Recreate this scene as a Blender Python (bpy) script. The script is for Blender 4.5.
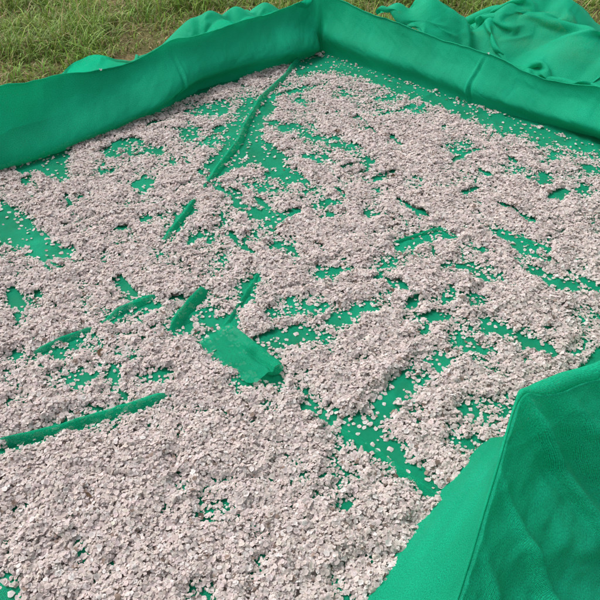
import bpy, math, random
import numpy as np
from mathutils import Vector

# ------------------------------------------------------------------ camera, sky, sun, exposure
for o in list(bpy.data.objects):
    bpy.data.objects.remove(o)
scene = bpy.context.scene
COL = scene.collection
CAM_H, PITCH, FOV = 1.4, math.radians(40), math.radians(50)
FPX = 300.0 / math.tan(FOV / 2)
cam_data = bpy.data.cameras.new('camera')
cam = bpy.data.objects.new('camera', cam_data)
COL.objects.link(cam)
cam.location = (0, 0, CAM_H)
cam.rotation_euler = (math.pi / 2 - PITCH, 0, 0)
cam_data.sensor_fit = 'HORIZONTAL'
cam_data.angle = FOV
cam_data.clip_start = 0.02
cam_data.clip_end = 2000
scene.camera = cam

SUN_EL, SUN_AZ = math.radians(54), math.radians(-58)      # azimuth measured from +y towards +x
world = bpy.data.worlds.new('World')
scene.world = world
world.use_nodes = True
wn, wl = world.node_tree.nodes, world.node_tree.links
wn.clear()
sky = wn.new('ShaderNodeTexSky')
sky.sky_type = 'NISHITA'
sky.sun_disc = False
sky.sun_elevation = SUN_EL
sky.sun_rotation = SUN_AZ
sky.air_density = 1.0
sky.dust_density = 4.0
sky.ozone_density = 1.0
hs = wn.new('ShaderNodeHueSaturation')
hs.inputs['Saturation'].default_value = 0.25
bg = wn.new('ShaderNodeBackground')
bg.inputs['Strength'].default_value = 0.15
wo = wn.new('ShaderNodeOutputWorld')
wl.new(sky.outputs[0], hs.inputs['Color'])
wl.new(hs.outputs[0], bg.inputs['Color'])
wl.new(bg.outputs[0], wo.inputs[0])

sun_data = bpy.data.lights.new('sun', 'SUN')
sun = bpy.data.objects.new('sun', sun_data)
COL.objects.link(sun)
sun_data.energy = 1.4
sun_data.angle = math.radians(25)
sun_data.color = (1.0, 0.965, 0.92)
sdir = Vector((math.cos(SUN_EL) * math.sin(SUN_AZ), math.cos(SUN_EL) * math.cos(SUN_AZ), math.sin(SUN_EL)))
sun.rotation_euler = sdir.to_track_quat('Z', 'Y').to_euler()
sun.location = sdir * 20

scene.view_settings.view_transform = 'Standard'
scene.view_settings.look = 'None'
scene.view_settings.gamma = 1.0
scene.view_settings.use_curve_mapping = False
scene.view_settings.exposure = 0.80
scene.render.engine = 'CYCLES'
scene.cycles.transparent_max_bounces = 16

rng = np.random.default_rng(11)
random.seed(4)
CP, SP = math.cos(PITCH), math.sin(PITCH)

# ------------------------------------------------------------------ helpers
def ray(u, v):
    x = (np.asarray(u, float) - 300) / FPX
    up = -(np.asarray(v, float) - 300) / FPX
    return x, CP + up * SP, -SP + up * CP

def at(u, v, z=0.0):
    """the point of height z that stands under photograph position (u, v)"""
    dx, dy, dz = ray(u, v)
    t = (z - CAM_H) / dz
    return np.stack([dx * t, dy * t, np.broadcast_to(z, np.shape(t)).astype(float)], -1)

def pix(x, y, z):
    zz = z - CAM_H
    d = y * CP - zz * SP
    d = np.where(d < 0.05, 0.05, d)
    upv = y * SP + zz * CP
    return 300 + FPX * x / d, 300 - FPX * upv / d, d

def hash2(ix, iy, seed):
    h = (ix.astype(np.int64) * 374761393 + iy.astype(np.int64) * 668265263 + seed * 1274126177) & 0xFFFFFFFF
    h = ((h ^ (h >> 13)) * 1274126177) & 0xFFFFFFFF
    h = h ^ (h >> 16)
    return (h & 0xFFFFFF) / float(0xFFFFFF)

def vnoise(x, y, seed=0):
    x = np.asarray(x, float); y = np.asarray(y, float)
    ix, iy = np.floor(x), np.floor(y)
    fx, fy = x - ix, y - iy
    fx = fx * fx * fx * (fx * (fx * 6 - 15) + 10)
    fy = fy * fy * fy * (fy * (fy * 6 - 15) + 10)
    a, b = hash2(ix, iy, seed), hash2(ix + 1, iy, seed)
    c, d = hash2(ix, iy + 1, seed), hash2(ix + 1, iy + 1, seed)
    return (a * (1 - fx) + b * fx) * (1 - fy) + (c * (1 - fx) + d * fx) * fy

def fbm(x, y, seed=0, octv=4):
    s, a, t = 0, 1.0, 0
    for i in range(octv):
        s = s + a * vnoise(x * 2 ** i + 13.7 * i, y * 2 ** i - 7.1 * i, seed + i)
        t += a
        a *= 0.5
    return s / t - 0.5

def sstep(a, b, x):
    t = np.clip((x - a) / (b - a), 0, 1)
    return t * t * (3 - 2 * t)

def new_obj(name, mesh, mat=None, parent=None):
    o = bpy.data.objects.new(name, mesh)
    COL.objects.link(o)
    if mat is not None and len(mesh.materials) == 0:
        mesh.materials.append(mat)
    if parent is not None:
        o.parent = parent
    return o

def tag(o, label=None, cat=None, group=None, kind=None):
    if label: o['label'] = label
    if cat: o['category'] = cat
    if group: o['group'] = group
    if kind: o['kind'] = kind
    return o

def mesh_np(name, verts, faces, smooth=True, col=None, uv=None):
    """verts (n,3), faces (m,k) of one size k; col per vertex; uv per vertex"""
    verts = np.ascontiguousarray(verts, np.float32)
    faces = np.ascontiguousarray(faces, np.int32)
    me = bpy.data.meshes.new(name)
    n, (m, k) = len(verts), faces.shape
    me.vertices.add(n)
    me.vertices.foreach_set('co', verts.ravel())
    me.loops.add(m * k)
    me.loops.foreach_set('vertex_index', faces.ravel())
    me.polygons.add(m)
    me.polygons.foreach_set('loop_start', np.arange(0, m * k, k, dtype=np.int32))
    if uv is not None:
        lay = me.uv_layers.new(name='UVMap')
        lay.data.foreach_set('uv', np.ascontiguousarray(uv[faces.ravel()], np.float32).ravel())
    if col is not None:
        ca = me.color_attributes.new('tint', 'FLOAT_COLOR', 'POINT')
        c4 = np.ones((n, 4), np.float32)
        c4[:, :3] = col
        ca.data.foreach_set('color', c4.ravel())
    me.update(calc_edges=True)
    if smooth:
        me.polygons.foreach_set('use_smooth', np.ones(m, bool))
    me.validate()
    return me

def grid_faces(nu, nv):
    i = np.arange(nu - 1)[:, None] * nv + np.arange(nv - 1)[None, :]
    return np.stack([i, i + nv, i + nv + 1, i + 1], -1).reshape(-1, 4)

def grid_mesh(name, P, uv):
    nu, nv = P.shape[:2]
    return mesh_np(name, P.reshape(-1, 3), grid_faces(nu, nv), True, None, uv.reshape(-1, 2))

def arc_uv(P):
    """fabric coordinates in metres from the lengths along the two grid directions"""
    du = np.linalg.norm(np.diff(P, axis=0), axis=2).mean(1)
    dv = np.linalg.norm(np.diff(P, axis=1), axis=2).mean(0)
    U = np.concatenate([[0], np.cumsum(du)]); V = np.concatenate([[0], np.cumsum(dv)])
    return np.stack(np.meshgrid(U, V, indexing='ij'), -1)

# ------------------------------------------------------------------ materials
def mat_new(name):
    m = bpy.data.materials.new(name)
    m.use_nodes = True
    m.node_tree.nodes.clear()
    return m, m.node_tree.nodes, m.node_tree.links

def net_material(name, holes, transl):
    m, N, L = mat_new(name)
    out = N.new('ShaderNodeOutputMaterial')
    uv = N.new('ShaderNodeUVMap')
    sep = N.new('ShaderNodeSeparateXYZ')
    wob = N.new('ShaderNodeTexNoise'); wob.inputs['Scale'].default_value = 9.0; wob.inputs['Detail'].default_value = 2
    add = N.new('ShaderNodeVectorMath'); add.operation = 'MULTIPLY_ADD'
    add.inputs[1].default_value = (0.012, 0.012, 0.0)
    L.new(uv.outputs[0], wob.inputs['Vector'])
    L.new(wob.outputs['Color'], add.inputs[0])
    L.new(uv.outputs[0], add.inputs[2])
    L.new(add.outputs[0], sep.inputs[0])
    PITCHM = 0.0030
    th = []
    for ax in (0, 1):
        mul = N.new('ShaderNodeMath'); mul.operation = 'MULTIPLY'; mul.inputs[1].default_value = 2.0 / PITCHM
        pp = N.new('ShaderNodeMath'); pp.operation = 'PINGPONG'; pp.inputs[1].default_value = 1.0
        L.new(sep.outputs[ax], mul.inputs[0]); L.new(mul.outputs[0], pp.inputs[0])
        th.append(pp)
    mn = N.new('ShaderNodeMath'); mn.operation = 'MINIMUM'
    L.new(th[0].outputs[0], mn.inputs[0]); L.new(th[1].outputs[0], mn.inputs[1])
    # colour: slight dye variation, dusty where handled
    tex = N.new('ShaderNodeTexNoise'); tex.inputs['Scale'].default_value = 3.0; tex.inputs['Detail'].default_value = 5
    L.new(uv.outputs[0], tex.inputs['Vector'])
    ramp = N.new('ShaderNodeValToRGB')
    ramp.color_ramp.elements[0].position = 0.3; ramp.color_ramp.elements[0].color = (0.005, 0.37, 0.195, 1)
    ramp.color_ramp.elements[1].position = 0.72; ramp.color_ramp.elements[1].color = (0.011, 0.54, 0.300, 1)
    L.new(tex.outputs['Fac'], ramp.inputs[0])
    fine = N.new('ShaderNodeTexNoise'); fine.inputs['Scale'].default_value = 320.0; fine.inputs['Detail'].default_value = 3
    L.new(uv.outputs[0], fine.inputs['Vector'])
    mr = N.new('ShaderNodeMapRange'); mr.inputs['From Min'].default_value = 0.3; mr.inputs['From Max'].default_value = 0.7
    mr.inputs['To Min'].default_value = 0.60; mr.inputs['To Max'].default_value = 1.3
    L.new(fine.outputs['Fac'], mr.inputs['Value'])
    mt = N.new('ShaderNodeMapRange'); mt.inputs['From Min'].default_value = 0.0; mt.inputs['From Max'].default_value = 0.8
    mt.inputs['To Min'].default_value = 1.15; mt.inputs['To Max'].default_value = 0.62      # highlight painted on the thread crowns, gaps between them darkened
    L.new(mn.outputs[0], mt.inputs['Value'])
    mm = N.new('ShaderNodeMath'); mm.operation = 'MULTIPLY'
    L.new(mr.outputs[0], mm.inputs[0]); L.new(mt.outputs[0], mm.inputs[1])
    cm = N.new('ShaderNodeVectorMath'); cm.operation = 'SCALE'
    L.new(ramp.outputs[0], cm.inputs[0]); L.new(mm.outputs[0], cm.inputs['Scale'])
    # small creases
    cr = N.new('ShaderNodeTexNoise'); cr.inputs['Scale'].default_value = 7.0; cr.inputs['Detail'].default_value = 4; cr.inputs['Distortion'].default_value = 0.3
    cmap = N.new('ShaderNodeMapping'); cmap.inputs['Scale'].default_value = (1.8, 0.8, 1); cmap.inputs['Rotation'].default_value = (0, 0, 0.5)
    L.new(uv.outputs[0], cmap.inputs['Vector']); L.new(cmap.outputs[0], cr.inputs['Vector'])
    c1 = N.new('ShaderNodeMath'); c1.operation = 'SUBTRACT'; c1.inputs[1].default_value = 0.5
    c2 = N.new('ShaderNodeMath'); c2.operation = 'ABSOLUTE'
    L.new(cr.outputs['Fac'], c1.inputs[0]); L.new(c1.outputs[0], c2.inputs[0])
    b0 = N.new('ShaderNodeBump'); b0.inputs['Strength'].default_value = 0.28; b0.inputs['Distance'].default_value = 0.03; b0.invert = True
    L.new(c2.outputs[0], b0.inputs['Height'])
    bump = N.new('ShaderNodeBump'); bump.inputs['Strength'].default_value = 0.55; bump.inputs['Distance'].default_value = 0.0006
    hsum = N.new('ShaderNodeMath'); hsum.operation = 'MULTIPLY_ADD'; hsum.inputs[1].default_value = -0.6
    L.new(mn.outputs[0], hsum.inputs[0]); L.new(fine.outputs['Fac'], hsum.inputs[2])
    L.new(hsum.outputs[0], bump.inputs['Height'])
    L.new(b0.outputs[0], bump.inputs['Normal'])
    pb = N.new('ShaderNodeBsdfPrincipled')
    pb.inputs['Roughness'].default_value = 0.62
    pb.inputs['Specular IOR Level'].default_value = 0.10
    pb.inputs['Sheen Weight'].default_value = 0.06
    pb.inputs['Sheen Roughness'].default_value = 0.5
    pb.inputs['Sheen Tint'].default_value = (0.25, 1.0, 0.75, 1)
    L.new(cm.outputs[0], pb.inputs['Base Color'])
    L.new(bump.outputs[0], pb.inputs['Normal'])
    tr = N.new('ShaderNodeBsdfTranslucent')
    L.new(cm.outputs[0], tr.inputs['Color'])
    L.new(b0.outputs[0], tr.inputs['Normal'])
    mix = N.new('ShaderNodeMixShader'); mix.inputs[0].default_value = transl
    L.new(pb.outputs[0], mix.inputs[1]); L.new(tr.outputs[0], mix.inputs[2])
    last = mix
    if holes > 0:
        gt = N.new('ShaderNodeMath'); gt.operation = 'GREATER_THAN'; gt.inputs[1].default_value = 1 - math.sqrt(holes)
        L.new(mn.outputs[0], gt.inputs[0])
        dens = N.new('ShaderNodeTexNoise'); dens.inputs['Scale'].default_value = 11.0; dens.inputs['Detail'].default_value = 6
        L.new(uv.outputs[0], dens.inputs['Vector'])
        dm = N.new('ShaderNodeMapRange'); dm.inputs['From Min'].default_value = 0.3; dm.inputs['From Max'].default_value = 0.7
        dm.inputs['To Min'].default_value = 1 - math.sqrt(holes * 0.45); dm.inputs['To Max'].default_value = 1 - math.sqrt(holes * 1.5)
        L.new(dens.outputs['Fac'], dm.inputs['Value']); L.new(dm.outputs[0], gt.inputs[1])
        tp = N.new('ShaderNodeBsdfTransparent')
        mx = N.new('ShaderNodeMixShader')
        L.new(gt.outputs[0], mx.inputs[0]); L.new(mix.outputs[0], mx.inputs[1]); L.new(tp.outputs[0], mx.inputs[2])
        last = mx
    L.new(last.outputs[0], out.inputs[0])
    return m

M_NET = net_material('green_net_cloth', 0.08, 0.5)
M_FLOOR = net_material('green_net_cloth_on_soil', 0.24, 0.56)

def tint_material(name, rough, transl, spec=0.2, grain=0.0):
    m, N, L = mat_new(name)
    out = N.new('ShaderNodeOutputMaterial')
    at_ = N.new('ShaderNodeVertexColor'); at_.layer_name = 'tint'
    pb = N.new('ShaderNodeBsdfPrincipled')
    pb.inputs['Roughness'].default_value = rough
    pb.inputs['Specular IOR Level'].default_value = spec
    src = at_.outputs[0]
    if grain:
        g = N.new('ShaderNodeNewGeometry')
        nz = N.new('ShaderNodeTexNoise'); nz.inputs['Scale'].default_value = 420; nz.inputs['Detail'].default_value = 3
        L.new(g.outputs['Position'], nz.inputs['Vector'])
        mr = N.new('ShaderNodeMapRange'); mr.inputs['From Min'].default_value = 0.3; mr.inputs['From Max'].default_value = 0.7
        mr.inputs['To Min'].default_value = 1 - grain; mr.inputs['To Max'].default_value = 1 + grain * 0.5
        L.new(nz.outputs['Fac'], mr.inputs['Value'])
        sc = N.new('ShaderNodeVectorMath'); sc.operation = 'SCALE'
        L.new(src, sc.inputs[0]); L.new(mr.outputs[0], sc.inputs['Scale'])
        src = sc.outputs[0]
        bp = N.new('ShaderNodeBump'); bp.inputs['Strength'].default_value = 0.5; bp.inputs['Distance'].default_value = 0.001
        L.new(nz.outputs['Fac'], bp.inputs['Height']); L.new(bp.outputs[0], pb.inputs['Normal'])
    L.new(src, pb.inputs['Base Color'])
    tr = N.new('ShaderNodeBsdfTranslucent')
    L.new(src, tr.inputs['Color'])
    mx = N.new('ShaderNodeMixShader'); mx.inputs[0].default_value = transl
    L.new(pb.outputs[0], mx.inputs[1]); L.new(tr.outputs[0], mx.inputs[2])
    L.new(mx.outputs[0], out.inputs[0])
    return m

M_FLAKE = tint_material('papery_flake', 0.9, 0.40, 0.08, 0.20)
M_GRASS = tint_material('grass_blade', 0.55, 0.3, 0.25)
M_SCRAP = tint_material('brown_leaf', 0.8, 0.1, 0.1, 0.3)

def soil_material():
    m, N, L = mat_new('soil_and_thatch')
    out = N.new('ShaderNodeOutputMaterial')
    tc = N.new('ShaderNodeTexCoord')
    n1 = N.new('ShaderNodeTexNoise'); n1.inputs['Scale'].default_value = 2.2; n1.inputs['Detail'].default_value = 6
    n2 = N.new('ShaderNodeTexNoise'); n2.inputs['Scale'].default_value = 60; n2.inputs['Detail'].default_value = 6
    L.new(tc.outputs['Object'], n1.inputs['Vector']); L.new(tc.outputs['Object'], n2.inputs['Vector'])
    r = N.new('ShaderNodeValToRGB')
    e = r.color_ramp.elements
    e[0].position = 0.35; e[0].color = (0.075, 0.085, 0.025, 1)
    e[1].position = 0.65; e[1].color = (0.15, 0.115, 0.055, 1)
    L.new(n1.outputs['Fac'], r.inputs[0])
    mr = N.new('ShaderNodeMapRange'); mr.inputs['From Min'].default_value = 0.3; mr.inputs['From Max'].default_value = 0.7
    mr.inputs['To Min'].default_value = 0.45; mr.inputs['To Max'].default_value = 1.25
    L.new(n2.outputs['Fac'], mr.inputs['Value'])
    sc = N.new('ShaderNodeVectorMath'); sc.operation = 'SCALE'
    L.new(r.outputs[0], sc.inputs[0]); L.new(mr.outputs[0], sc.inputs['Scale'])
    pb = N.new('ShaderNodeBsdfPrincipled'); pb.inputs['Roughness'].default_value = 0.95
    pb.inputs['Specular IOR Level'].default_value = 0.1
    bp = N.new('ShaderNodeBump'); bp.inputs['Distance'].default_value = 0.02; bp.inputs['Strength'].default_value = 0.8
    L.new(n2.outputs['Fac'], bp.inputs['Height']); L.new(bp.outputs[0], pb.inputs['Normal'])
    L.new(sc.outputs[0], pb.inputs['Base Color'])
    L.new(pb.outputs[0], out.inputs[0])
    return m
M_SOIL = soil_material()

# ------------------------------------------------------------------ ground
GZ = -0.012
gr = mesh_np('ground', np.array([[-250, -250, GZ], [250, -250, GZ], [250, 250, GZ], [-250, 250, GZ]]), np.array([[0, 1, 2, 3]]), False)
tag(new_obj('ground', gr, M_SOIL), kind='structure')

# ------------------------------------------------------------------ plan of the net enclosure (metres)
CORNER = at(320, 52)[:2]
DIR_L = at(0, 168)[:2] - CORNER; DIR_L /= np.linalg.norm(DIR_L)
DIR_R = at(600, 148)[:2] - CORNER; DIR_R /= np.linalg.norm(DIR_R)
OUT_L = np.array([-0.5, 0.86]); OUT_L -= DIR_L * OUT_L.dot(DIR_L); OUT_L /= np.linalg.norm(OUT_L)   # outward of the left wall
OUT_R = np.array([0.5, 0.86]); OUT_R -= DIR_R * OUT_R.dot(DIR_R); OUT_R /= np.linalg.norm(OUT_R)
HZ = 0.36
post_near = at(515, 398, HZ)[:2]
WIDTH = (post_near - CORNER).dot(-OUT_L)
print('corner', CORNER, 'dirs', DIR_L, DIR_R, 'width', WIDTH)

net = bpy.data.objects.new('drying_net', None)
COL.objects.link(net)
net.location = (CORNER[0], CORNER[1], 0)
tag(net, 'green mesh net with raised sides holding the spread of pale dried flakes', 'net')
NOFF = np.array([CORNER[0], CORNER[1], 0.0])

def net_part(name, P, mat, thick=0.0):
    me = grid_mesh(name, P - NOFF, arc_uv(P))
    o = new_obj(name, me, mat, net)
    return o

# ---- floor sheet
def floor_z(x, y):
    return 0.004 + 0.010 * np.clip(fbm(x * 2.3, y * 2.3, 5, 3) + 0.1, 0, 1) + 0.004 * (fbm(x * 11, y * 11, 9, 3) + 0.3) + 0.007 * np.clip(1 - np.abs(fbm(x * 3 + y * 2.2, y * 4 - x * 3, 19, 3)) * 11, 0, 1) ** 1.5

LEN_L = 4.6
nu, nv = 420, 240
A = np.linspace(-0.10, LEN_L, nu)[:, None]
B = np.linspace(-0.10, WIDTH + 0.10, nv)[None, :]
FX = CORNER[0] + DIR_L[0] * A + DIR_R[0] * B
FY = CORNER[1] + DIR_L[1] * A + DIR_R[1] * B
P = np.stack([FX, FY, floor_z(FX, FY)], -1)
net_part('floor_sheet', P, M_FLOOR)

# ---- walls: base curve -> rim curve, seen from inside
def resample(pts, n, smooth=2):
    pts = np.asarray(pts, float)
    s = np.concatenate([[0], np.cumsum(np.linalg.norm(np.diff(pts, axis=0), axis=1))])
    t = np.linspace(0, s[-1], n)
    out = np.stack([np.interp(t, s, pts[:, k]) for k in range(pts.shape[1])], -1)
    for _ in range(smooth):
        out[1:-1] = 0.25 * out[:-2] + 0.5 * out[1:-1] + 0.25 * out[2:]
    return out

def on_plane(u, v, p0, n2):
    """point of the ray (u, v) on the upright plane through p0 with ground normal n2"""
    dx, dy, dz = ray(u, v)
    t = (p0[0] * n2[0] + p0[1] * n2[1]) / (dx * n2[0] + dy * n2[1])
    return np.array([dx * t, dy * t, CAM_H + dz * t])

RIMS = {}
def rim_top(name, u):
    R = RIMS[name]
    return R[int(np.argmin(np.abs(pix(R[:, 0], R[:, 1], R[:, 2])[0] - u)))]

def wall(name, base, rim, out, prof, n=620, m=60, tail=None, seed=0, wr=0.016, seams=()):
    """base, rim: (k,3) polylines; out: outward ground direction; prof(s, a): inward bulge in metres; tail: profile beyond the rim"""
    Bc, Rc = resample(base, n, 30), resample(rim, n, 20)
    s = np.linspace(0, 1, m)
    o3 = np.array([out[0], out[1], 0.0])
    ar = np.linspace(0, 1, n) * np.linalg.norm(Rc[-1] - Rc[0])
    Rc[:, 2] += (0.010 * fbm(ar * 7, ar * 0 + seed, 77 + seed, 4) * 2 - 0.006 * np.exp(-((ar * 2.2 + seed * 0.3) % 1 - 0.5) ** 2 / 0.01)) * sstep(0, 0.15, ar)
    Rc += o3 * (0.012 * fbm(ar * 5, ar * 0 + seed, 87 + seed, 3) * 2 * sstep(0, 0.15, ar))[:, None]
    a = np.linspace(0, 1, n)[:, None]
    P = Bc[:, None, :] * (1 - s)[None, :, None] + Rc[:, None, :] * s[None, :, None]
    L = np.linalg.norm(Bc[-1] - Bc[0])
    bul = prof(s[None, :], a) + wr * fbm(a * L * 2.2 + s[None, :] * 0.8, s[None, :] * 1.1 + seed, 31 + seed, 3) * 2.2 * np.sin(np.pi * np.clip(s, 0, 0.8))[None, :]
    bul = bul + 0.012 * np.abs(fbm(a * L * 7 + s[None] * 2.5, s[None, :] * 2.0 + seed, 71 + seed, 3)) * 2 * np.sin(np.pi * np.clip(s, 0, 0.9))[None, :]
    bul = bul * sstep(0.0, 0.03, a)
    for su in seams:                                   # stitched laps running up the wall
        a0 = a[int(np.argmin(np.abs(pix(Rc[:, 0], Rc[:, 1], Rc[:, 2])[0] - su))), 0]
        d = (a - a0) * L + 0.02 * np.sin(s[None] * 3)
        k = np.sin(np.pi * np.clip(s, 0.02, 1) ** 0.6)[None]
        bul = bul + k * (0.012 * np.exp(-(d / 0.008) ** 2) - 0.012 * np.exp(-((d - 0.018) / 0.009) ** 2))
    P = P - bul[:, :, None] * o3
    RIMS[name] = Rc
    # roll over the rim and hang down outside
    q = np.linspace(0, 1, 10)[1:]
    r = 0.004
    roll = np.stack([Rc + o3 * (r - r * math.cos(math.pi * t)) + np.array([0, 0, r * math.sin(math.pi * t)]) for t in q], 1)
    if tail is None:
        tail = [(0.02, 0.85), (0.03, 0.6), (0.05, 0.4), (0.07, 0.22), (0.12, 0.08), (0.2, 0.03), (0.34, 0.03)]
    tp = resample(np.array([(0.0, 1.0)] + tail), 30, 3)[1:]
    hang = []
    for dx, fz in tp:
        fold = 0.05 * fbm(a[:, 0] * L * 5, np.full(n, dx * 2 + seed), 51 + seed, 3) * (1 - fz) * 2
        hang.append(Rc * 1.0 + o3 * (2 * r + dx + fold[:, None]) + np.array([0, 0, 1]) * ((fz - 1) * Rc[:, 2:3] + 0.01 * (1 - fz)))
    P = np.concatenate([P, roll, np.stack(hang, 1)], 1)
    P[:, :, 2] = np.maximum(P[:, :, 2], 0.0)
    return net_part(name, P, M_NET)

# far left wall
px_b = [(320, 52), (290, 68), (250, 78), (200, 92), (160, 116), (120, 132), (60, 152), (0, 169)]
base = [np.append(at(u, v)[:2], 0.004) for u, v in px_b]
base += [base[-1] + np.append(DIR_L, 0) * t for t in (0.4, 1.0, 1.7)]
px_r = [(324, -8), (310, 0), (280, 10), (250, 20), (200, 35), (172, 40), (150, 54), (130, 63), (75, 74), (40, 80), (0, 86)]
pl = CORNER + OUT_L * 0.10
rim = [on_plane(u, v, pl, OUT_L) for u, v in px_r]
rim[0] = np.append(CORNER + (OUT_L + OUT_R) * 0.03, 0.33)
rim += [rim[-1] + np.append(DIR_L, 0) * t for t in (0.4, 1.0, 1.7)]
RIM_L = np.array(rim)
print('left rim z', RIM_L[:, 2].round(2))
# lower third leans in over the floor, the rest leans back
wall('side_wall', base, rim, OUT_L, lambda s, a: 0.085 * np.exp(-((s - np.interp(a, [0, .1, .27, .53, 1], [.15, .36, .40, .14, .1])) / np.where(s > np.interp(a, [0, .1, .27, .53, 1], [.15, .36, .40, .14, .1]), 0.30, 0.16)) ** 2) - 0.01, seed=1, seams=(171,))

# far right wall
px_b = [(320, 52), (340, 60), (400, 80), (470, 106), (530, 122), (600, 140)]
base = [np.append(at(u, v)[:2], 0.004) for u, v in px_b]
px_r = [(318, -8), (345, 2), (375, 16), (400, 24), (440, 39), (480, 51), (488, 53), (517, 67), (545, 79), (600, 89)]
pr = CORNER + OUT_R * 0.09
rim = [on_plane(u, v, pr, OUT_R) for u, v in px_r]
rim[0] = np.append(CORNER + (OUT_L + OUT_R) * 0.03, 0.33)
end_b = CORNER + DIR_R * (WIDTH + 0.02)
base += [np.append(end_b, 0.004)]
rim += [np.append(end_b + OUT_R * 0.05, 0.33)]
RIM_R = np.array(rim)
print('right rim z', RIM_R[:, 2].round(2))
def prof_r(s, a):
    return 0.05 * np.exp(-((s - 0.35) / 0.22) ** 2) + 0.05 * np.exp(-((s - 0.3) / 0.22) ** 2) * sstep(0.55, 0.8, a) - 0.01
wall('end_wall', base, rim, OUT_R, prof_r, seed=2, seams=(484,))

# the net rounding the far corner on its outside
cdr = np.linspace(0, 1, 24)
tp = resample(np.array([(0.0, 1.0), (0.02, 0.97), (0.04, 0.85), (0.05, 0.6), (0.07, 0.4), (0.1, 0.22), (0.15, 0.08), (0.24, 0.03), (0.4, 0.03)]), 34, 2)
Pc = np.zeros((24, 34, 3))
for i, t in enumerate(cdr):
    d2 = OUT_L * (1 - t) + OUT_R * t; d2 = d2 / np.linalg.norm(d2)
    wv = 1 + 0.35 * math.sin(t * 19) * 0.5
    Pc[i, :, :2] = CORNER + (OUT_L + OUT_R) * 0.03 + d2[None] * (tp[:, :1] * (1 + 0.4 * math.sin(t * math.pi)) * wv + 0.004)
    Pc[i, :, 2] = np.maximum(0.33 * tp[:, 1], 0.004) + 0.004
net_part('corner_drape', Pc, M_NET)

# near wall, rim seen from outside with its drape towards the camera
o3 = np.array([-OUT_L[0], -OUT_L[1], 0.0])
KN = []                                          # (base point, rim point) pairs
KN.append((np.append(end_b, 0.004), np.append(end_b + OUT_R * 0.05, 0.33)))
for u, v, z_ in [(600, 362, 0.335), (560, 374, 0.34), (530, 387, 0.355), (516, 397, 0.37)]:
    p = at(u, v, z_)
    KN.append((np.array([p[0], p[1], 0.004]) - o3 * 0.06, p))
for (bu, bv), (ru, rv, rz) in [((502, 420), (510, 416, 0.36)), ((480, 444), (503, 440, 0.34)), ((460, 467), (496, 466, 0.32)), ((420, 515), (483, 508, 0.295)), ((380, 571), (468, 560, 0.27)),
                               ((356, 602), (455, 600, 0.255)), ((326, 640), (442, 645, 0.25))]:
    KN.append((at(bu, bv, 0.010), at(ru, rv, rz)))
db = KN[-1][0] - KN[-3][0]; db[2] = 0; db /= np.linalg.norm(db)
for t in (0.3, 0.8, 1.4):
    KN.append((KN[11][0] + db * t, KN[11][1] + db * t))
both = resample(np.array([np.concatenate(k) for k in KN]), 320, 3)
baseN, rimN = both[:, :3].copy(), both[:, 3:].copy()
rimN[:, 2] += 0.018 * np.exp(-((np.arange(320) - np.argmin(np.linalg.norm(rimN - at(516, 397, 0.37), axis=1))) / 3.0) ** 2)
rimN[:, 2] += 0.008 * fbm(np.arange(320) * 0.11, np.zeros(320), 43, 4) * 2
for _ in range(60):
    baseN[1:-1] = 0.25 * baseN[:-2] + 0.5 * baseN[1:-1] + 0.25 * baseN[2:]
ipost = int(np.argmin(np.linalg.norm(rimN - at(516, 397, 0.37), axis=1)))
al = np.concatenate([[0], np.cumsum(np.linalg.norm(np.diff(rimN, axis=0), axis=1))])
al = al - al[ipost]                              # metres from the post, + towards the camera side
o3 = np.array([-OUT_L[0], -OUT_L[1], 0.0])      # outward of the near wall
s = np.linspace(0, 1, 40)
inner = baseN[:, None] * (1 - s)[None, :, None] + rimN[:, None] * s[None, :, None] + ((0.02 + 0.02 * fbm(al[:, None] * 5, s[None] * 2, 7, 3) * 2 + 0.010 * fbm(al[:, None] * 18 + s[None] * 3, s[None] * 4, 8, 3)) * np.sin(np.pi * s)[None, :])[..., None] * o3
r = 0.003 + 0.020 * sstep(0.02, -0.12, al)[:, None]
roll = np.stack([rimN + o3 * (r - r * math.cos(math.pi * t)) + np.array([0, 0, 1]) * (r * math.sin(math.pi * t)) for t in np.linspace(0, 1, 12)[1:]], 1)
sv = np.linspace(0, 1, 80)[1:]
hang = []
lead = 0.15 * sstep(0.1, 0.5, al)                    # past the post the drape flares out
for t in sv:
    fl = (0.36 + 0.03 * fbm(al * 4, al * 0 + t, 3, 2)) * t ** 1.15 + lead * 0.2 * t
    spread = 1 + 0.9 * t                                      # folds fan out from the post
    fold = 0.030 * np.exp(-((al + 0.02 * spread) / (0.010 + 0.020 * t)) ** 2) * min(1, t * 5)
    for c_, w_, h_ in ((0.075, 0.030, -0.040), (0.13, 0.016, 0.050), (0.21, 0.030, -0.030), (0.29, 0.020, 0.045), (0.40, 0.03, 0.03), (-0.16, 0.02, 0.03), (-0.30, 0.03, 0.03)):
        fold += h_ * np.exp(-((al + c_ * spread) / (w_ * (0.6 + 0.9 * t))) ** 2) * min(1, t * 2.5)
    fold += 0.035 * fbm(al * 6 + t * 3, al * 0 + t * 2.6, 17, 4) * 2 * min(1, t * 3) + 0.008 * np.abs(fbm(al * 14 + t * 9, al * 0 + t * 6, 27, 3)) * 2
    z = rimN[:, 2] * (1 - t) ** 0.95 + 0.012
    hang.append(np.concatenate([(rimN + o3 * (2 * r[:, 0] + fl + fold * 0.75)[:, None])[:, :2], (z + fold * 0.55 * (1 - 0.4 * t))[:, None]], 1))
Pn = np.concatenate([inner, roll, np.stack(hang, 1)], 1)
Pn[:, :, 2] = np.maximum(Pn[:, :, 2], 0.002)
net_part('side_wall', Pn, M_NET)

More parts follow.
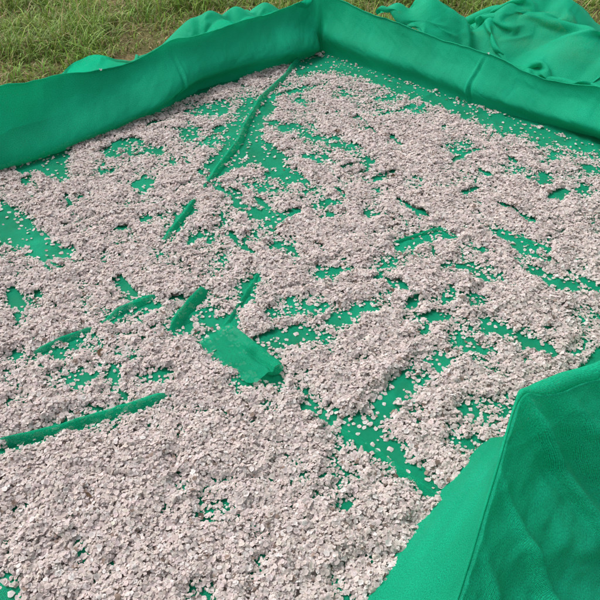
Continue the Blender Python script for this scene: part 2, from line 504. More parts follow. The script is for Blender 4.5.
# ---- loose net heaped outside the far walls: a small cloth settling over lumps
def mound(x, y, tents):
    z = np.full(np.shape(x), 0.012)
    for (cx, cy, cz, rr) in tents:
        z = np.maximum(z, cz * (1.06 - np.sqrt((np.hypot(x - cx, y - cy) / rr) ** 2 + 0.0036)))
    return z

def settle(P, L0u, L0v, pin, tents, steps=130, iters=8):
    P = P.copy(); V = np.zeros_like(P)
    fixed = P[pin].copy()
    dt = 0.016
    def con(P, a, b, rest, k):
        d = P[b] - P[a]
        l = np.linalg.norm(d, axis=-1, keepdims=True) + 1e-9
        c = d * (0.5 * k * (l - rest) / l)
        P[a] += c; P[b] -= c
    S = slice
    def dirs(ax, st):
        n = P.shape[ax]
        for ph in range(2 * st):
            idx = [i for i in range(n - st) if (i // st) % 2 == ph // st and i % st == ph % st]
            if not idx: continue
            ia = np.array(idx)
            if ax == 0: yield (ia, S(None)), (ia + st, S(None))
            else: yield (S(None), ia), (S(None), ia + st)
    cu, cv = list(dirs(0, 1)), list(dirs(1, 1))
    bu, bv = list(dirs(0, 3)), list(dirs(1, 3))
    diag = math.hypot(L0u, L0v)
    for it in range(steps):
        V[..., 2] -= 9.8 * dt
        V *= 0.965
        old = P.copy()
        P += V * dt
        for k in range(iters):
            for a, b in cu: con(P, a, b, L0u, 1.0)
            for a, b in cv: con(P, a, b, L0v, 1.0)
            for i0 in (0, 1):
                n0 = (P.shape[0] - i0) // 2 * 2
                con(P, (S(i0, i0 + n0, 2), S(0, -1)), (S(i0 + 1, i0 + n0, 2), S(1, None)), diag, 0.25) if n0 >= 2 and P[i0 + 1:i0 + n0:2].shape[0] == P[i0:i0 + n0:2].shape[0] else None
            for a, b in bu: con(P, a, b, 3 * L0u, 0.06)
            for a, b in bv: con(P, a, b, 3 * L0v, 0.06)
            mz = mound(P[..., 0], P[..., 1], tents)
            low = P[..., 2] < mz
            P[..., 2] = np.where(low, mz, P[..., 2])
            P[low, :2] = P[low, :2] * 0.6 + old[low, :2] * 0.4
            P[pin] = fixed
        V = (P - old) / dt
    return P

def smooth_grid(P, k):
    """finer grid by midpoint subdivision and a little smoothing"""
    for _ in range(k):
        n, m = P.shape[:2]
        Q = np.zeros((2 * n - 1, 2 * m - 1, 3))
        Q[::2, ::2] = P
        Q[1::2, ::2] = 0.5 * (P[:-1] + P[1:])
        Q[:, 1::2] = 0.5 * (Q[:, :-2:2] + Q[:, 2::2])
        R = Q.copy()
        R[1:-1] = 0.25 * Q[:-2] + 0.5 * Q[1:-1] + 0.25 * Q[2:]
        Q = R.copy()
        Q[:, 1:-1] = 0.25 * R[:, :-2] + 0.5 * R[:, 1:-1] + 0.25 * R[:, 2:]
        P = Q
    return P

def heap(rimpts, out, n, m, depth, full, squeeze, spheres, seed, rise=0.10):
    R = resample(rimpts, n, 3)
    o3 = np.array([out[0], out[1], 0])
    Lr = np.linalg.norm(np.diff(R, axis=0), axis=1).sum()
    g = np.linspace(0, 1, m)
    P = R[:, None, :] + o3 * (0.03 + g * depth)[None, :, None]
    a = np.linspace(0, Lr, n)[:, None]
    P[..., 2] += rise * np.sin(np.pi * g)[None] + g[None] * 0.18 * (1 + fbm(a * 3.5, g[None] * 3, seed, 3) * 3) 
    P[:, :, :2] += (0.10 * fbm(a * 4, g[None] * 4, seed + 5, 3) * g[None])[..., None] * np.array([1, 0.6])
    P[..., 2] = np.maximum(P[..., 2], mound(P[..., 0], P[..., 1], spheres) + 0.02)
    pin = np.zeros((n, m), bool); pin[:, 0] = True
    P = settle(P, Lr / (n - 1) * squeeze, full / (m - 1), pin, spheres)
    return smooth_grid(P, 2)

def off(p, out, d, z, r):
    return (p[0] + out[0] * d, p[1] + out[1] * d, z, r)

hr = [RIM_R[2] + [0, 0, -.005], RIM_R[3], RIM_R[4], RIM_R[5], RIM_R[7], RIM_R[8], RIM_R[9]]
hr = [rim_top('end_wall', u) - [0, 0, 0.008] for u in (372, 385, 400, 420, 440, 460, 480, 500, 520, 545, 570, 598)]
hr.append(np.array(hr[-1]) + np.append(DIR_R * 0.45, 0))
def tent(u, v, z, r):
    p = at(u, v, z)
    return (p[0], p[1], z, r)
FOOT = []
TENTS = sp = [tent(398, 2, 0.34, 0.40), tent(432, -4, 0.38, 0.42), tent(452, 8, 0.33, 0.30), tent(512, 2, 0.36, 0.36), tent(540, -12, 0.42, 0.55), tent(568, -2, 0.40, 0.5),
      tent(588, 30, 0.34, 0.5), tent(625, 50, 0.30, 0.5), tent(660, 70, 0.28, 0.5)]
P = heap(hr, OUT_R, 90, 64, 0.80, 1.45, 1.20, sp, 3)
FOOT.append(P[..., :2].reshape(-1, 2))
net_part('loose_net', P, M_NET)

def rim_at(u):
    us = [pix(*p)[0] for p in RIM_L]
    return np.array([np.interp(-u, [-x for x in us], RIM_L[:, k]) for k in range(3)])
hl = [rim_top('side_wall', u) - [0, 0, 0.008] for u in (318, 290, 260, 230, 195, 170, 150, 125, 100, 70, 45)]
sp = [tent(86, 58, 0.34, 0.4), tent(100, 50, 0.37, 0.45), tent(124, 50, 0.35, 0.4), tent(192, 18, 0.31, 0.35), tent(210, 10, 0.34, 0.4), tent(236, 6, 0.32, 0.4), tent(265, 2, 0.30, 0.4)]
TENTS = TENTS + sp
P = heap(hl, OUT_L, 100, 40, 0.45, 0.85, 1.12, sp, 8, 0.05)
FOOT.append(P[..., :2].reshape(-1, 2))
net_part('loose_net', P, M_NET)

# ---- pleats: gathered folds of the floor net standing proud of it
def pleat(name, pxs, wid, n=60, seed=0, lean=0.3):
    """pxs: (u, v, height) along the fold; it sinks under the flakes where it is low"""
    pts = np.array([np.append(at(u, v)[:2], h) for u, v, h in pxs])
    C3 = resample(pts, n, 6)
    C, hgt = C3[:, :2], C3[:, 2]
    T = np.gradient(C, axis=0); T /= np.linalg.norm(T, axis=1, keepdims=True)
    Nn = np.stack([-T[:, 1], T[:, 0]], -1)
    a = np.linspace(0, 1, n)
    L = np.linalg.norm(np.diff(C, axis=0), axis=1).sum()
    hgt = hgt * (1 + 0.25 * fbm(a * L * 9, a * 0 + seed, 91 + seed, 3) * 2)
    off_ = 0.006 * fbm(a * L * 7, a * 0 + seed, 95 + seed, 2) * 2
    th = np.linspace(0, math.pi, 17)
    prof = np.stack([-np.cos(th), 1 - np.abs(np.cos(th)) ** 1.5], -1)
    prof = np.concatenate([[[-1.7, -0.15]], prof, [[1.7, -0.15]]])
    wob = 0.06 * fbm(a[:, None] * L * 20, np.arange(len(prof))[None, :] * 0.5 + seed, 13, 2) * 2
    X = (prof[None, :, 0] + lean * prof[None, :, 1] + wob) * (wid * 0.5 * (0.75 + 0.25 * np.clip(hgt / 0.025, 0, 1.3)))[:, None] + off_[:, None]
    Z = prof[None, :, 1] * hgt[:, None] * (1 + wob)
    base = floor_z(C[:, 0], C[:, 1])
    P = np.concatenate([C[:, None, :] + Nn[:, None, :] * X[..., None], (base[:, None] + Z)[..., None]], -1)
    return net_part(name, P, M_FLOOR)

PLEATS = [([(312, 36, .03), (295, 66, .03), (283, 82, .03), (262, 100, .03), (247, 122, .03), (238, 146, .03), (220, 168, .028), (208, 184, .024), (200, 196, .008), (192, 206, .018), (180, 222, .020), (165, 242, .016), (158, 252, .0)], 0.036, 150),
          ([(-60, 470, .026), (0, 450, .027), (60, 432, .026), (120, 414, .025), (165, 401, .022), (172, 399, .006), (240, 380, .002)], 0.026, 140),
          ([(171, 334, .0), (174, 329, .030), (189, 311, .032), (203, 295, .030), (206, 291, .0)], 0.034, 50),
          ([(-20, 378, .004), (30, 358, .005), (42, 353, .016), (62, 345, .020), (86, 335, .018), (98, 329, .006), (110, 321, .008), (120, 316, .020), (136, 308, .023), (150, 302, .019), (158, 298, .004), (200, 278, .0)], 0.028, 160),
          ([(360, 258, .0), (390, 247, .010), (415, 238, .012), (440, 231, .011), (460, 240, .006), (485, 251, .005), (510, 262, .0)], 0.018, 80),
          ([(222, 330, .004), (232, 318, .009), (246, 298, .010), (258, 276, .007), (266, 258, .0)], 0.022, 50),
          ([(330, 425, .0), (352, 438, .007), (376, 455, .009), (402, 476, .010), (432, 496, .012), (445, 505, .0)], 0.024, 60),
          ([(490, 226, .0), (520, 240, .007), (548, 252, .009), (575, 268, .0)], 0.018, 60)]
for i, (pp, w, n_) in enumerate(PLEATS):
    pleat('pleat', pp, w, n_, i)

# ---- flattened loop of net with its mouth open to the lower right
t0, t1 = at(193, 349)[:2], at(250, 388)[:2]          # the edge that lies on the floor
k0, k1 = at(232, 324, 0.015)[:2], at(284, 368, 0.03)[:2]   # the far, rounded edge
n, m = 44, 60
a = np.linspace(0, 1, n)[:, None]
top = 0.016 + 0.030 * sstep(0.0, 1.0, a)
q = np.linspace(0, 1, m)[None, :]
s1 = np.clip(q / 0.72, 0, 1)                             # rising sheet
th = np.clip((q - 0.72) / 0.28, 0, 1) * 1.35 * math.pi   # tucked-under curl
rad = top * 0.5
along = s1 * 1.0
zz_ = top * (0.15 + 0.85 * np.sin(0.5 * math.pi * s1) ** 1.2)
W0 = t0 + (t1 - t0) * a[..., None] * 1.0
W1 = k0 + (k1 - k0) * a[..., None]
dirw = (W1 - W0); wl_ = np.linalg.norm(dirw, axis=-1, keepdims=True); dirw = dirw / wl_
dist = along * (wl_[..., 0] - rad) + rad * np.sin(th)
zz_ = np.where(q > 0.72, top - rad + rad * np.cos(th), zz_) + 0.007 * fbm(a * 4, q * 5, 6, 3) * 2 - 0.010 * np.exp(-((q - 0.45 - 0.12 * a) / 0.05) ** 2) * sstep(0.1, 0.6, a)
W0 = W0 + dirw * (0.010 * fbm(a * 9, a * 0, 61, 3))[..., None]
XY = W0 + dirw * dist[..., None]
XY = XY + (k1 - k0) / np.linalg.norm(k1 - k0) * ((a - 0.5) * 2 * (0.003 * fbm(q * 7, q * 0 + 3, 63, 3) * 2 - 0.012 * (1 - np.clip(q / 0.25, 0, 1)) ** 2))[..., None]
XY = XY + 0.012 * (np.sin(q * 3.1 + 0.4) * sstep(0.6, 1, a))[..., None] * (k1 - k0) / np.linalg.norm(k1 - k0)
P = np.concatenate([XY, (floor_z(XY[..., 0], XY[..., 1]) + np.maximum(zz_, 0.001) + 0.002)[..., None]], -1)
net_part('folded_flap', P, M_FLOOR)

# ------------------------------------------------------------------ where the net lies bare (positions read on the floor)
ELL = [(54, 172, 16, 11), (80, 196, 6, 3), (150, 150, 16, 6), (142, 186, 9, 12), (188, 134, 13, 9), (214, 110, 20, 7), (212, 142, 14, 6),
       (315, 158, 8, 4), (367, 160, 6, 6), (265, 188, 16, 5), (308, 190, 9, 4), (390, 98, 12, 5), (380, 112, 9, 3), (445, 127, 6, 3), (462, 146, 14, 5),
       (553, 156, 14, 6), (512, 170, 9, 4), (545, 180, 8, 8), (590, 170, 10, 6), (583, 192, 9, 8), (145, 221, 9, 4), (125, 204, 6, 3), (192, 240, 8, 4),
       (27, 363, 5, 2), (110, 376, 7, 9), (152, 377, 14, 5), (85, 380, 16, 4), (238, 204, 9, 3), (222, 263, 4, 4), (300, 310, 20, 8), (340, 323, 14, 9),
       (240, 385, 9, 6), (328, 271, 10, 5), (384, 263, 9, 6), (320, 206, 12, 4), (370, 212, 9, 4), (445, 300, 8, 5), (425, 328, 7, 6), (440, 318, 6, 3),
       (475, 300, 6, 4), (573, 353, 6, 3), (440, 361, 13, 9), (455, 438, 9, 6), (178, 484, 4, 4), (317, 496, 7, 3), (343, 507, 6, 4), (200, 594, 9, 8),
       (4, 590, 7, 10), (205, 313, 8, 14), (200, 235, 9, 5), (225, 325, 14, 12), (255, 150, 12, 8), (560, 200, 6, 3), (300, 102, 6, 3), (330, 215, 8, 3), (20, 400, 6, 3), (55, 160, 10, 6),
       (285, 128, 8, 4), (230, 128, 8, 5), (256, 125, 7, 8), (172, 160, 8, 4), (105, 170, 8, 4), (345, 95, 7, 3), (420, 110, 8, 3), (270, 215, 10, 4), (510, 235, 6, 2), (345, 480, 3, 2)]
STR = [((272, 122), (310, 135), 4), ((310, 135), (356, 153), 5), ((252, 140), (288, 182), 8), ((205, 243), (222, 222), 5), ((252, 212), (270, 224), 5),
       ((270, 224), (244, 243), 4), ((275, 246), (298, 256), 4), ((256, 278), (230, 322), 6), ((340, 318), (372, 305), 4), ((265, 346), (298, 335), 4),
       ((298, 335), (326, 341), 5), ((395, 246), (440, 232), 4), ((440, 234), (482, 251), 2), ((490, 228), (546, 250), 4.5), ((520, 246), (540, 262), 3),
       ((465, 267), (506, 282), 6), ((484, 322), (530, 342), 6), ((532, 343), (555, 352), 4), ((305, 405), (328, 417), 5), ((458, 440), (480, 456), 5),
       ((468, 408), (496, 421), 5), ((12, 304), (36, 298), 3), ((40, 354), (92, 336), 3), ((112, 320), (156, 302), 3), ((70, 384), (100, 374), 3),
       ((330, 62), (400, 86), 7), ((400, 86), (470, 112), 7), ((470, 112), (540, 136), 8), ((540, 136), (600, 150), 9), ((60, 158), (30, 166), 6), ((300, 68), (330, 62), 9),
       ((250, 100), (214, 165), 7), ((270, 100), (235, 160), 8), ((168, 238), (190, 208), 4), ((-40, 463), (60, 430), 2), ((60, 430), (172, 398), 2),
       ((175, 330), (205, 296), 6), ((455, 338), (485, 354), 7), ((208, 343), (272, 373), 12)]
POLY = [[(0, 213), (25, 217), (48, 234), (80, 253), (62, 257), (30, 252), (-30, 252), (-40, 213)],
        [(338, 426), (366, 414), (370, 395), (396, 380), (432, 374), (408, 396), (396, 411), (380, 421), (386, 436), (407, 461), (440, 492), (432, 498), (400, 478), (374, 457), (350, 441)],
        [(520, 262), (546, 269), (588, 289), (560, 291), (546, 281)],
        [(392, 396), (412, 374), (425, 376), (405, 398)]]

GX0, GX1, GY0, GY1, GS = -2.7, 2.3, -0.6, 4.1, 0.006
gx = np.arange(GX0, GX1, GS); gy = np.arange(GY0, GY1, GS)
XX, YY = np.meshgrid(gx, gy, indexing='ij')
ww = 0.05
wx = XX + 0.035 * fbm(XX * 14, YY * 14, 201, 4)
wy = YY + 0.035 * fbm(XX * 14, YY * 14, 301, 4)
UU, VV, DD = pix(wx, wy, 0.012)
sd = np.full(XX.shape, 1e3)
for (cx_, cy_, rx_, ry_) in ELL:
    q = np.sqrt(((UU - cx_) / rx_) ** 2 + ((VV - cy_) / ry_) ** 2)
    sd = np.minimum(sd, (q - 1) * min(rx_, ry_ * 1.3))
for (p, q, r_) in STR:
    d = np.array(q, float) - p
    t = np.clip(((UU - p[0]) * d[0] + (VV - p[1]) * d[1]) / d.dot(d), 0, 1)
    sd = np.minimum(sd, np.hypot(UU - p[0] - t * d[0], VV - p[1] - t * d[1]) - r_)
for pg in POLY:
    ins = np.zeros(XX.shape, bool); dm = np.full(XX.shape, 1e3)
    for i in range(len(pg)):
        (x1, y1), (x2, y2) = pg[i], pg[(i + 1) % len(pg)]
        c = ((y1 > VV) != (y2 > VV)) & (UU < (x2 - x1) * (VV - y1) / (y2 - y1 + 1e-9) + x1)
        ins ^= c
        d = np.array([x2 - x1, y2 - y1], float)
        t = np.clip(((UU - x1) * d[0] + (VV - y1) * d[1]) / d.dot(d), 0, 1)
        dm = np.minimum(dm, np.hypot(UU - x1 - t * d[0], VV - y1 - t * d[1]))
    sd = np.minimum(sd, np.where(ins, -dm, dm))
sdm = sd / FPX * DD + 0.050 * fbm(XX * 34, YY * 34, 211, 4) + 0.05 * fbm(XX * 10, YY * 10, 221, 3) + 0.004                                 # metres
inframe = (UU > -20) & (UU < 620) & (VV > -20) & (VV < 620)
wild = (fbm(XX * 5, YY * 5, 401, 4) + 0.23) * 0.35    # beyond the photograph the bare spots go on at random
sdm = np.where(inframe, sdm, np.minimum(np.abs(wild) + wild, 0.3))
# keep off the walls
Aa = (XX - CORNER[0]) * DIR_L[0] + (YY - CORNER[1]) * DIR_L[1]
Bb = (XX - CORNER[0]) * -OUT_L[0] + (YY - CORNER[1]) * -OUT_L[1]
Ee = (XX - CORNER[0]) * -OUT_R[0] + (YY - CORNER[1]) * -OUT_R[1]
inside = (Bb > 0.02) & (Bb < WIDTH - 0.03) & (Ee > 0.02) & (Aa < LEN_L - 0.05)
ub, vb, _ = pix(XX, YY, 0.0)
# thin speckle of tiny gaps, thicker towards the camera
thin = fbm(XX * 9, YY * 9, 501, 4)
far = sstep(1.4, 2.4, DD)
ra, rb = XX * 0.80 + YY * 0.60, -XX * 0.60 + YY * 0.80
streak = np.minimum(fbm(ra * 4, rb * 13, 511, 4), fbm(rb * 4 + 9, ra * 13, 521, 4) + 0.03)
gap = 0.252 - 0.055 * sstep(340, 250, UU) * sstep(300, 210, VV) - 0.012 * sstep(420, 520, UU) + 0.2 * (1 - sstep(1.7, 2.1, DD))
sdm = np.where(streak < -gap, np.minimum(sdm, (streak + gap) * 0.30), sdm)
sdm = sdm + np.where(thin < -0.20, (thin + 0.20) * 0.20 * far, 0)
lump = fbm(XX * 7, YY * 7, 601, 3); lump2 = fbm(XX * 22, YY * 22, 611, 3)
ridge = 1 - np.abs(fbm(XX * 5 + 3, YY * 9, 621, 4)) * 5
H = (0.021 + 0.015 * lump * 2 + 0.014 * lump2 * 2 - 0.015 * np.clip(ridge, 0, 1) ** 3) * sstep(0.0, 0.035, sdm) * (1 - 0.45 * sstep(1.6, 3.2, DD))
H = np.where(inside & (sdm > 0), np.clip(H, 0.003, 0.06), 0)
GHX, GHY = np.gradient(H, GS)

def sample(Fd, x, y):
    i = np.clip(((x - GX0) / GS).astype(int), 0, Fd.shape[0] - 1); j = np.clip(((y - GY0) / GS).astype(int), 0, Fd.shape[1] - 1)
    return Fd[i, j]

# ------------------------------------------------------------------ flakes
def flake_template(pet, seed, fine):
    """ragged papery floret of unit radius: a few uneven lobes, curled and creased"""
    g = np.random.default_rng(seed)
    n = pet * 2
    ang = np.linspace(0, 2 * math.pi, n, endpoint=False) + g.normal(0, 0.28 / pet, n)
    rad = np.where(np.arange(n) % 2 == 0, g.uniform(0.88, 1.08, n), g.uniform(0.76, 0.95, n))
    if pet == 3: rad = g.uniform(0.8, 1.1, n)
    el = g.uniform(0.72, 1.0)
    cup = g.uniform(-0.60, 0.50)
    bend = g.normal(0, 0.35); bd = g.uniform(0, 2 * math.pi)
    def z_(x, y): return cup * (x * x + y * y) + bend * (x * math.cos(bd) + y * math.sin(bd)) ** 2
    V = [(0, 0, g.normal(0, 0.12))]
    for k in range(n):
        x, y = rad[k] * math.cos(ang[k]), rad[k] * math.sin(ang[k]) * el
        V.append((x, y, z_(x, y) + g.normal(0, 0.13)))
    F = [(0, 1 + k, 1 + (k + 1) % n) for k in range(n)]
    return np.array(V), np.array(F)

NEAR_T = [flake_template(5 if i % 3 else 4, 100 + i, True) for i in range(14)]
FAR_T = [flake_template(3, 200 + i, False) for i in range(14)]

def rot_from(nrm, spin):
    nrm = nrm / np.linalg.norm(nrm, axis=1, keepdims=True)
    h = np.stack([np.cos(spin), np.sin(spin), np.zeros_like(spin)], -1)
    x = h - nrm * (h * nrm).sum(1, keepdims=True); x /= np.linalg.norm(x, axis=1, keepdims=True)
    y = np.cross(nrm, x)
    return np.stack([x, y, nrm], -1)

def flake_tints(n, g):
    base_ = np.array([0.665, 0.583, 0.555])
    t = base_[None] * g.normal(1.0, 0.10, (n, 1)).clip(0.65, 1.2)
    t = t * (1 + g.normal(0, 0.018, (n, 3)))
    br = g.random(n) < 0.03
    t[br] = np.array([0.32, 0.24, 0.20]) * g.uniform(0.5, 1.2, (br.sum(), 1))
    wh = g.random(n) < 0.12
    t[wh] = np.array([0.76, 0.71, 0.69]) * g.uniform(0.9, 1.1, (wh.sum(), 1))
    return t.clip(0.02, 0.8)

def scatter(n, g):
    x = g.uniform(GX0, GX1, n); y = g.uniform(GY0, GY1, n)
    return x, y

DENS = 66000
area = (GX1 - GX0) * (GY1 - GY0)
ntry = int(DENS * area)
x, y = scatter(ntry, rng)
h = sample(H, x, y)
u_, v_, d_ = pix(x, y, 0.0)
vis = (u_ > -90) & (u_ < 690) & (v_ > -60) & (v_ < 700) & ((y * CP + CAM_H * SP) > 0.1)
keep = (h > 0) & (rng.random(ntry) < np.where(vis, 0.30 + 0.70 * sstep(0.003, 0.013, h), 0.3) * (1 - 0.25 * sstep(2.2, 3.4, d_)))
x, y, h, d_ = x[keep], y[keep], h[keep], d_[keep]
N = len(x)
lev = 0.40 + 0.60 * rng.random(N) ** 0.7
z = floor_z(x, y) + 0.003 + h * lev + rng.normal(0, 0.0015, N).clip(-0.002, 0.004)
gxn, gyn = sample(GHX, x, y), sample(GHY, x, y)
tilt = 0.30
nrm = np.stack([-gxn.clip(-1, 1) * 0.8 + rng.normal(0, tilt, N), -gyn.clip(-1, 1) * 0.8 + rng.normal(0, tilt, N), np.ones(N)], -1)
size = (0.0047 + 0.0008 * sstep(1.6, 3.0, d_)) * rng.lognormal(0, 0.33, N).clip(0.45, 1.8)
# loose singles lying on the bare cloth: part of the same spread
nl = 90000
xl, yl = scatter(nl, rng)
sl = sample(sdm, xl, yl); il = sample(inside, xl, yl)
kl = il & (sl <= 0.0) & (sl > -0.07) & (rng.random(nl) < 0.75 * np.exp(sl / 0.014) + 0.09)
xl, yl = xl[kl], yl[kl]
nL = len(xl)
zl = floor_z(xl, yl) + 0.003
print('flakes', N, 'loose', nL)
nrl = np.stack([rng.normal(0, 0.14, nL), rng.normal(0, 0.14, nL), np.ones(nL)], -1)
szl = 0.0062 * rng.lognormal(0, 0.28, nL).clip(0.5, 1.6)
ul, vl, dl = pix(xl, yl, 0.0)
big = szl / dl
seen = (ul > 4) & (ul < 596) & (vl > 40) & (vl < 596) & (np.interp(ul, [350, 515, 600], [610, 402, 362]) > vl)
# and away from the raised folds, so that each one lies on flat cloth
order = np.argsort(-np.where(seen, big, 0))[:260]
single = np.zeros(nL, bool); single[order] = True; single &= seen

X = np.concatenate([x, xl[~single]]); Y = np.concatenate([y, yl[~single]]); Z = np.concatenate([z, zl[~single]])
NR = np.concatenate([nrm, nrl[~single]]); SZ = np.concatenate([size, szl[~single]]); DPT = np.concatenate([d_, dl[~single]])
R_ = rot_from(NR, rng.uniform(0, 2 * math.pi, len(X)))
TI = flake_tints(len(X), rng)
Vs, Fs, Cs, base_i = [], [], [], 0
tid = rng.integers(0, 14, len(X))
near = DPT < 2.0
for lod, T in ((True, NEAR_T), (False, FAR_T)):
    for k in range(14):
        sel = (near == lod) & (tid == k)
        c = int(sel.sum())
        if not c: continue
        tv, tf = T[k]
        vv = np.einsum('nij,vj->nvi', R_[sel], tv) * SZ[sel][:, None, None] + np.stack([X[sel], Y[sel], Z[sel]], -1)[:, None, :]
        rad = np.linalg.norm(tv[:, :2], axis=1)
        shade = (0.80 + 0.24 * np.clip(rad, 0, 1))[None, :, None]      # the seed in the middle is browner
        Cs.append((TI[sel][:, None, :] * shade).reshape(-1, 3))
        Vs.append(vv.reshape(-1, 3))
        Fs.append((tf[None] + (np.arange(c) * len(tv))[:, None, None] + base_i).reshape(-1, 3))
        base_i += c * len(tv)
# packed lower layers of the spread, seen only in the gaps between the top flakes
st = 2
Hs = H[::st, ::st]; Xs, Ys = XX[::st, ::st], YY[::st, ::st]
zb = floor_z(Xs, Ys) + 0.45 * Hs - 0.002 + 0.003 * rng.normal(0, 1, Hs.shape)
ok = (Hs > 0.009)
okq = ok[:-1, :-1] & ok[1:, :-1] & ok[1:, 1:] & ok[:-1, 1:]
ids = np.arange(Hs.size).reshape(Hs.shape)
qd = np.stack([ids[:-1, :-1][okq], ids[1:, :-1][okq], ids[1:, 1:][okq], ids[:-1, 1:][okq]], -1)
used = np.unique(qd); remap = np.zeros(Hs.size, int); remap[used] = np.arange(len(used))
qd = remap[qd]
Vs.append(np.stack([Xs, Ys, zb], -1).reshape(-1, 3)[used])
Fs.append(np.concatenate([qd[:, [0, 1, 2]], qd[:, [0, 2, 3]]]) + base_i)
Cs.append(np.array([0.40, 0.335, 0.31])[None] * rng.uniform(0.6, 1.2, (len(used), 1)))  # darker than the flakes above: shade of the gaps painted into this layer
Vs, Fs, Cs = np.concatenate(Vs), np.concatenate(Fs), np.concatenate(Cs)
print('flake tris', len(Fs))
Vs[:, 2] = np.maximum(Vs[:, 2], 0.006)
bed = new_obj('dried_flakes', mesh_np('dried_flakes', Vs, Fs, True, Cs), M_FLAKE)
tag(bed, 'dense bed of pale pinkish grey dried flakes spread over the green net', 'dried flakes', kind='stuff')

# singles
ft = []
for k in range(14):
    for tn in range(3):
        tv, tf = NEAR_T[k]
        c = np.array([[0.70, 0.62, 0.595], [0.75, 0.70, 0.68], [0.62, 0.53, 0.50]])[tn]
        cc = c[None] * (0.80 + 0.24 * np.clip(np.linalg.norm(tv[:, :2], axis=1), 0, 1))[:, None]
        me = mesh_np('loose_flake', tv - [0, 0, tv[:, 2].min()], tf, True, cc)
        me.materials.append(M_FLAKE)
        ft.append(me)
ZONES = [('below the folded flap and right of it', lambda u, v: v >= 372 and u >= 300, 'pale papery flake lying singly on the large bare patch near the front wall'),
         ('', lambda u, v: u < 100 and 200 <= v <= 265, 'pale papery flake lying singly on the bare triangle of net at the left edge'),
         ('', lambda u, v: v < 160 and u > 325, 'pale papery flake lying singly on the bare strip along the far right wall'),
         ('', lambda u, v: v < 200 and u <= 325, 'pale papery flake lying singly on bare net around the long far pleat'),
         ('', lambda u, v: 295 <= v <= 392 and 170 <= u <= 385, 'pale papery flake lying singly on bare net around the folded flap'),
         ('', lambda u, v: u >= 385, 'pale papery flake lying singly on a bare streak in the right half'),
         ('', lambda u, v: u < 220, 'pale papery flake lying singly on a bare spot in the left half'),
         ('', lambda u, v: True, 'pale papery flake lying singly on a small bare spot in the middle')]
for i in np.where(single)[0]:
    o = bpy.data.objects.new('loose_flake', random.choice(ft))
    COL.objects.link(o)
    o.location = (xl[i], yl[i], floor_z(xl[i], yl[i]) + 0.0005)
    o.rotation_euler = (random.gauss(0, 0.1), random.gauss(0, 0.1), random.uniform(0, 6.28))
    s1 = float(szl[i]); o.scale = (s1, s1, s1)
    for g_, f_, lb in ZONES:
        if f_(ul[i], vl[i]):
            tag(o, lb, 'flake', lb.replace('pale papery flake lying singly', 'single flakes')); break

# a few flakes caught on the net walls
for (p, lb) in [(rim_top('end_wall', 488), 'single pale flake stuck on the rim of the far right wall at its seam'),
                (rim_top('side_wall', 100), 'single pale flake stuck on the rim of the far left wall')]:
    o = bpy.data.objects.new('loose_flake', ft[1]); COL.objects.link(o)
    o.location = p + np.array([0, 0, 0.003]); o.scale = (0.009, 0.009, 0.009); o.rotation_euler = (0.5, 0.1, 1.0)
    tag(o, lb, 'flake')
# ------------------------------------------------------------------ brown leaf scraps among the flakes
for (u, v, sz, lb) in [(337, 131, 0.020, 'small brown leaf scrap among flakes near the far corner'),
                       (394, 177, 0.016, 'small dark brown leaf scrap among flakes right of the far pleat'),
                       (392, 288, 0.014, 'dark brown scrap in the flakes right of centre'),
                       (100, 352, 0.018, 'brown curled leaf scrap in the flakes left of the folded flap'),
                       (88, 497, 0.012, 'small brown scrap in the flakes at lower left')]:
    p = at(u, v, 0.02)
    hh_ = float(sample(H, np.array([p[0]]), np.array([p[1]]))[0])
    g = np.random.default_rng(int(u))
    nS, mS = 7, 5
    aa = np.linspace(-1, 1, nS)[:, None]; bb = np.linspace(-1, 1, mS)[None, :]
    w_ = np.sqrt(np.clip(1.03 - aa ** 2, 0.02, 1)) * 0.5
    Zs = 0.35 * (bb * w_) ** 2 * 3 + 0.2 * aa ** 2 + g.normal(0, 0.05, (nS, mS))
    S3 = np.stack([aa + 0 * bb, bb * w_ * (1 + g.normal(0, 0.1, (nS, mS))), Zs], -1).reshape(-1, 3) * sz
    cc = np.array([0.10, 0.062, 0.038])[None] * g.uniform(0.7, 1.4, (nS * mS, 1))
    o = new_obj('leaf_scrap', mesh_np('leaf_scrap', S3, grid_faces(nS, mS), True, cc), M_SCRAP)
    o.location = (p[0], p[1], float(floor_z(p[0], p[1])) + hh_ + 0.004)
    o.rotation_euler = (0.2, 0.1, g.uniform(0, 6))
    tag(o, lb, 'leaf scrap')

# ------------------------------------------------------------------ grass
ng = 300000
xg = rng.uniform(-5, 5, ng); yg = rng.uniform(-2.5, 8.5, ng)
ug, vg, dg = pix(xg, yg, 0.0)
ahead = (yg * CP + CAM_H * SP) > 0.3
invw = ahead & (ug > -60) & (ug < 660) & (vg > -130) & (vg < 720)
Bg = (xg - CORNER[0]) * -OUT_L[0] + (yg - CORNER[1]) * -OUT_L[1]
Eg = (xg - CORNER[0]) * -OUT_R[0] + (yg - CORNER[1]) * -OUT_R[1]
inbox = ((Bg > -0.36) & (Bg < WIDTH + 0.62) & (Eg > -0.16)) | (mound(xg, yg, TENTS) > 0.03)
occ = np.zeros((220, 240), bool)
for f in FOOT:
    occ[((f[:, 0] + 5.5) / 0.05).astype(int).clip(0, 219), ((f[:, 1] + 3) / 0.05).astype(int).clip(0, 239)] = True
for _ in range(2):
    occ[1:-1, 1:-1] |= occ[:-2, 1:-1] | occ[2:, 1:-1] | occ[1:-1, :-2] | occ[1:-1, 2:]
inbox |= occ[((xg + 5.5) / 0.05).astype(int).clip(0, 219), ((yg + 3) / 0.05).astype(int).clip(0, 239)]
inbox |= (Bg > -0.1) & (Eg > -0.5) & (Bg < WIDTH)
cl = fbm(xg * 2.1, yg * 2.1, 701, 4)
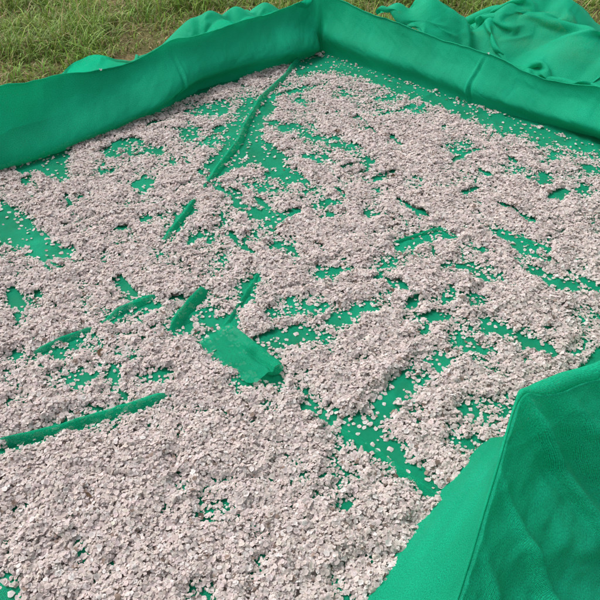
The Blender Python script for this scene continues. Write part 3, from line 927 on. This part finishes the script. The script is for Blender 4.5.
kg = ~inbox & (rng.random(ng) < np.where(invw, 1.0, 0.30)) & (rng.random(ng) < 0.45 + 0.9 * sstep(-0.25, 0.05, cl))
xg, yg, cl = xg[kg], yg[kg], cl[kg]
n = len(xg)
tall = sstep(-0.1, 0.2, cl + rng.normal(0, 0.06, n))
Lg = (0.055 + 0.12 * tall) * rng.lognormal(0, 0.3, n)
wg = 0.0024 + 0.0026 * rng.random(n)
ph = rng.uniform(0, 2 * math.pi, n); lean = rng.uniform(0.3, 1.2, n)
dx, dy = np.cos(ph), np.sin(ph)
ts = np.array([0, 0.33, 0.68, 1.0])
Vg = np.zeros((n, 7, 3))
for k, t in enumerate(ts):
    fwd = Lg * lean * t ** 1.7; upz = Lg * (t - lean * 0.55 * t ** 2.2)
    cx_, cy_, cz_ = xg + dx * fwd, yg + dy * fwd, GZ - 0.004 + upz
    w2 = wg * (1 - 0.55 * t)
    if k < 3:
        Vg[:, 2 * k] = np.stack([cx_ - dy * w2, cy_ + dx * w2, cz_], -1)
        Vg[:, 2 * k + 1] = np.stack([cx_ + dy * w2, cy_ - dx * w2, cz_], -1)
    else:
        Vg[:, 6] = np.stack([cx_, cy_, cz_], -1)
Fg = np.array([[0, 1, 3], [0, 3, 2], [2, 3, 5], [2, 5, 4], [4, 5, 6]])
dry = rng.random(n) < 0.13 + 0.34 * sstep(0.05, -0.2, cl)
cg = np.array([0.165, 0.260, 0.042])[None] * rng.uniform(0.55, 1.35, (n, 1)) * (1 + rng.normal(0, 0.10, (n, 3)))
cg[dry] = np.array([0.33, 0.26, 0.12])[None] * rng.uniform(0.45, 1.25, (dry.sum(), 1))
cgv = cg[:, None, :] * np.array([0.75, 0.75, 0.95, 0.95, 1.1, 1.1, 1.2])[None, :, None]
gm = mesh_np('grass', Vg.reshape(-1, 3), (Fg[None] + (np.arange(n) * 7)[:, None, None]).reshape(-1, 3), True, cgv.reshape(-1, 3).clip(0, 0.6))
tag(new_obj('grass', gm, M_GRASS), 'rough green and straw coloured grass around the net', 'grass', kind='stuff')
print('grass blades', n)
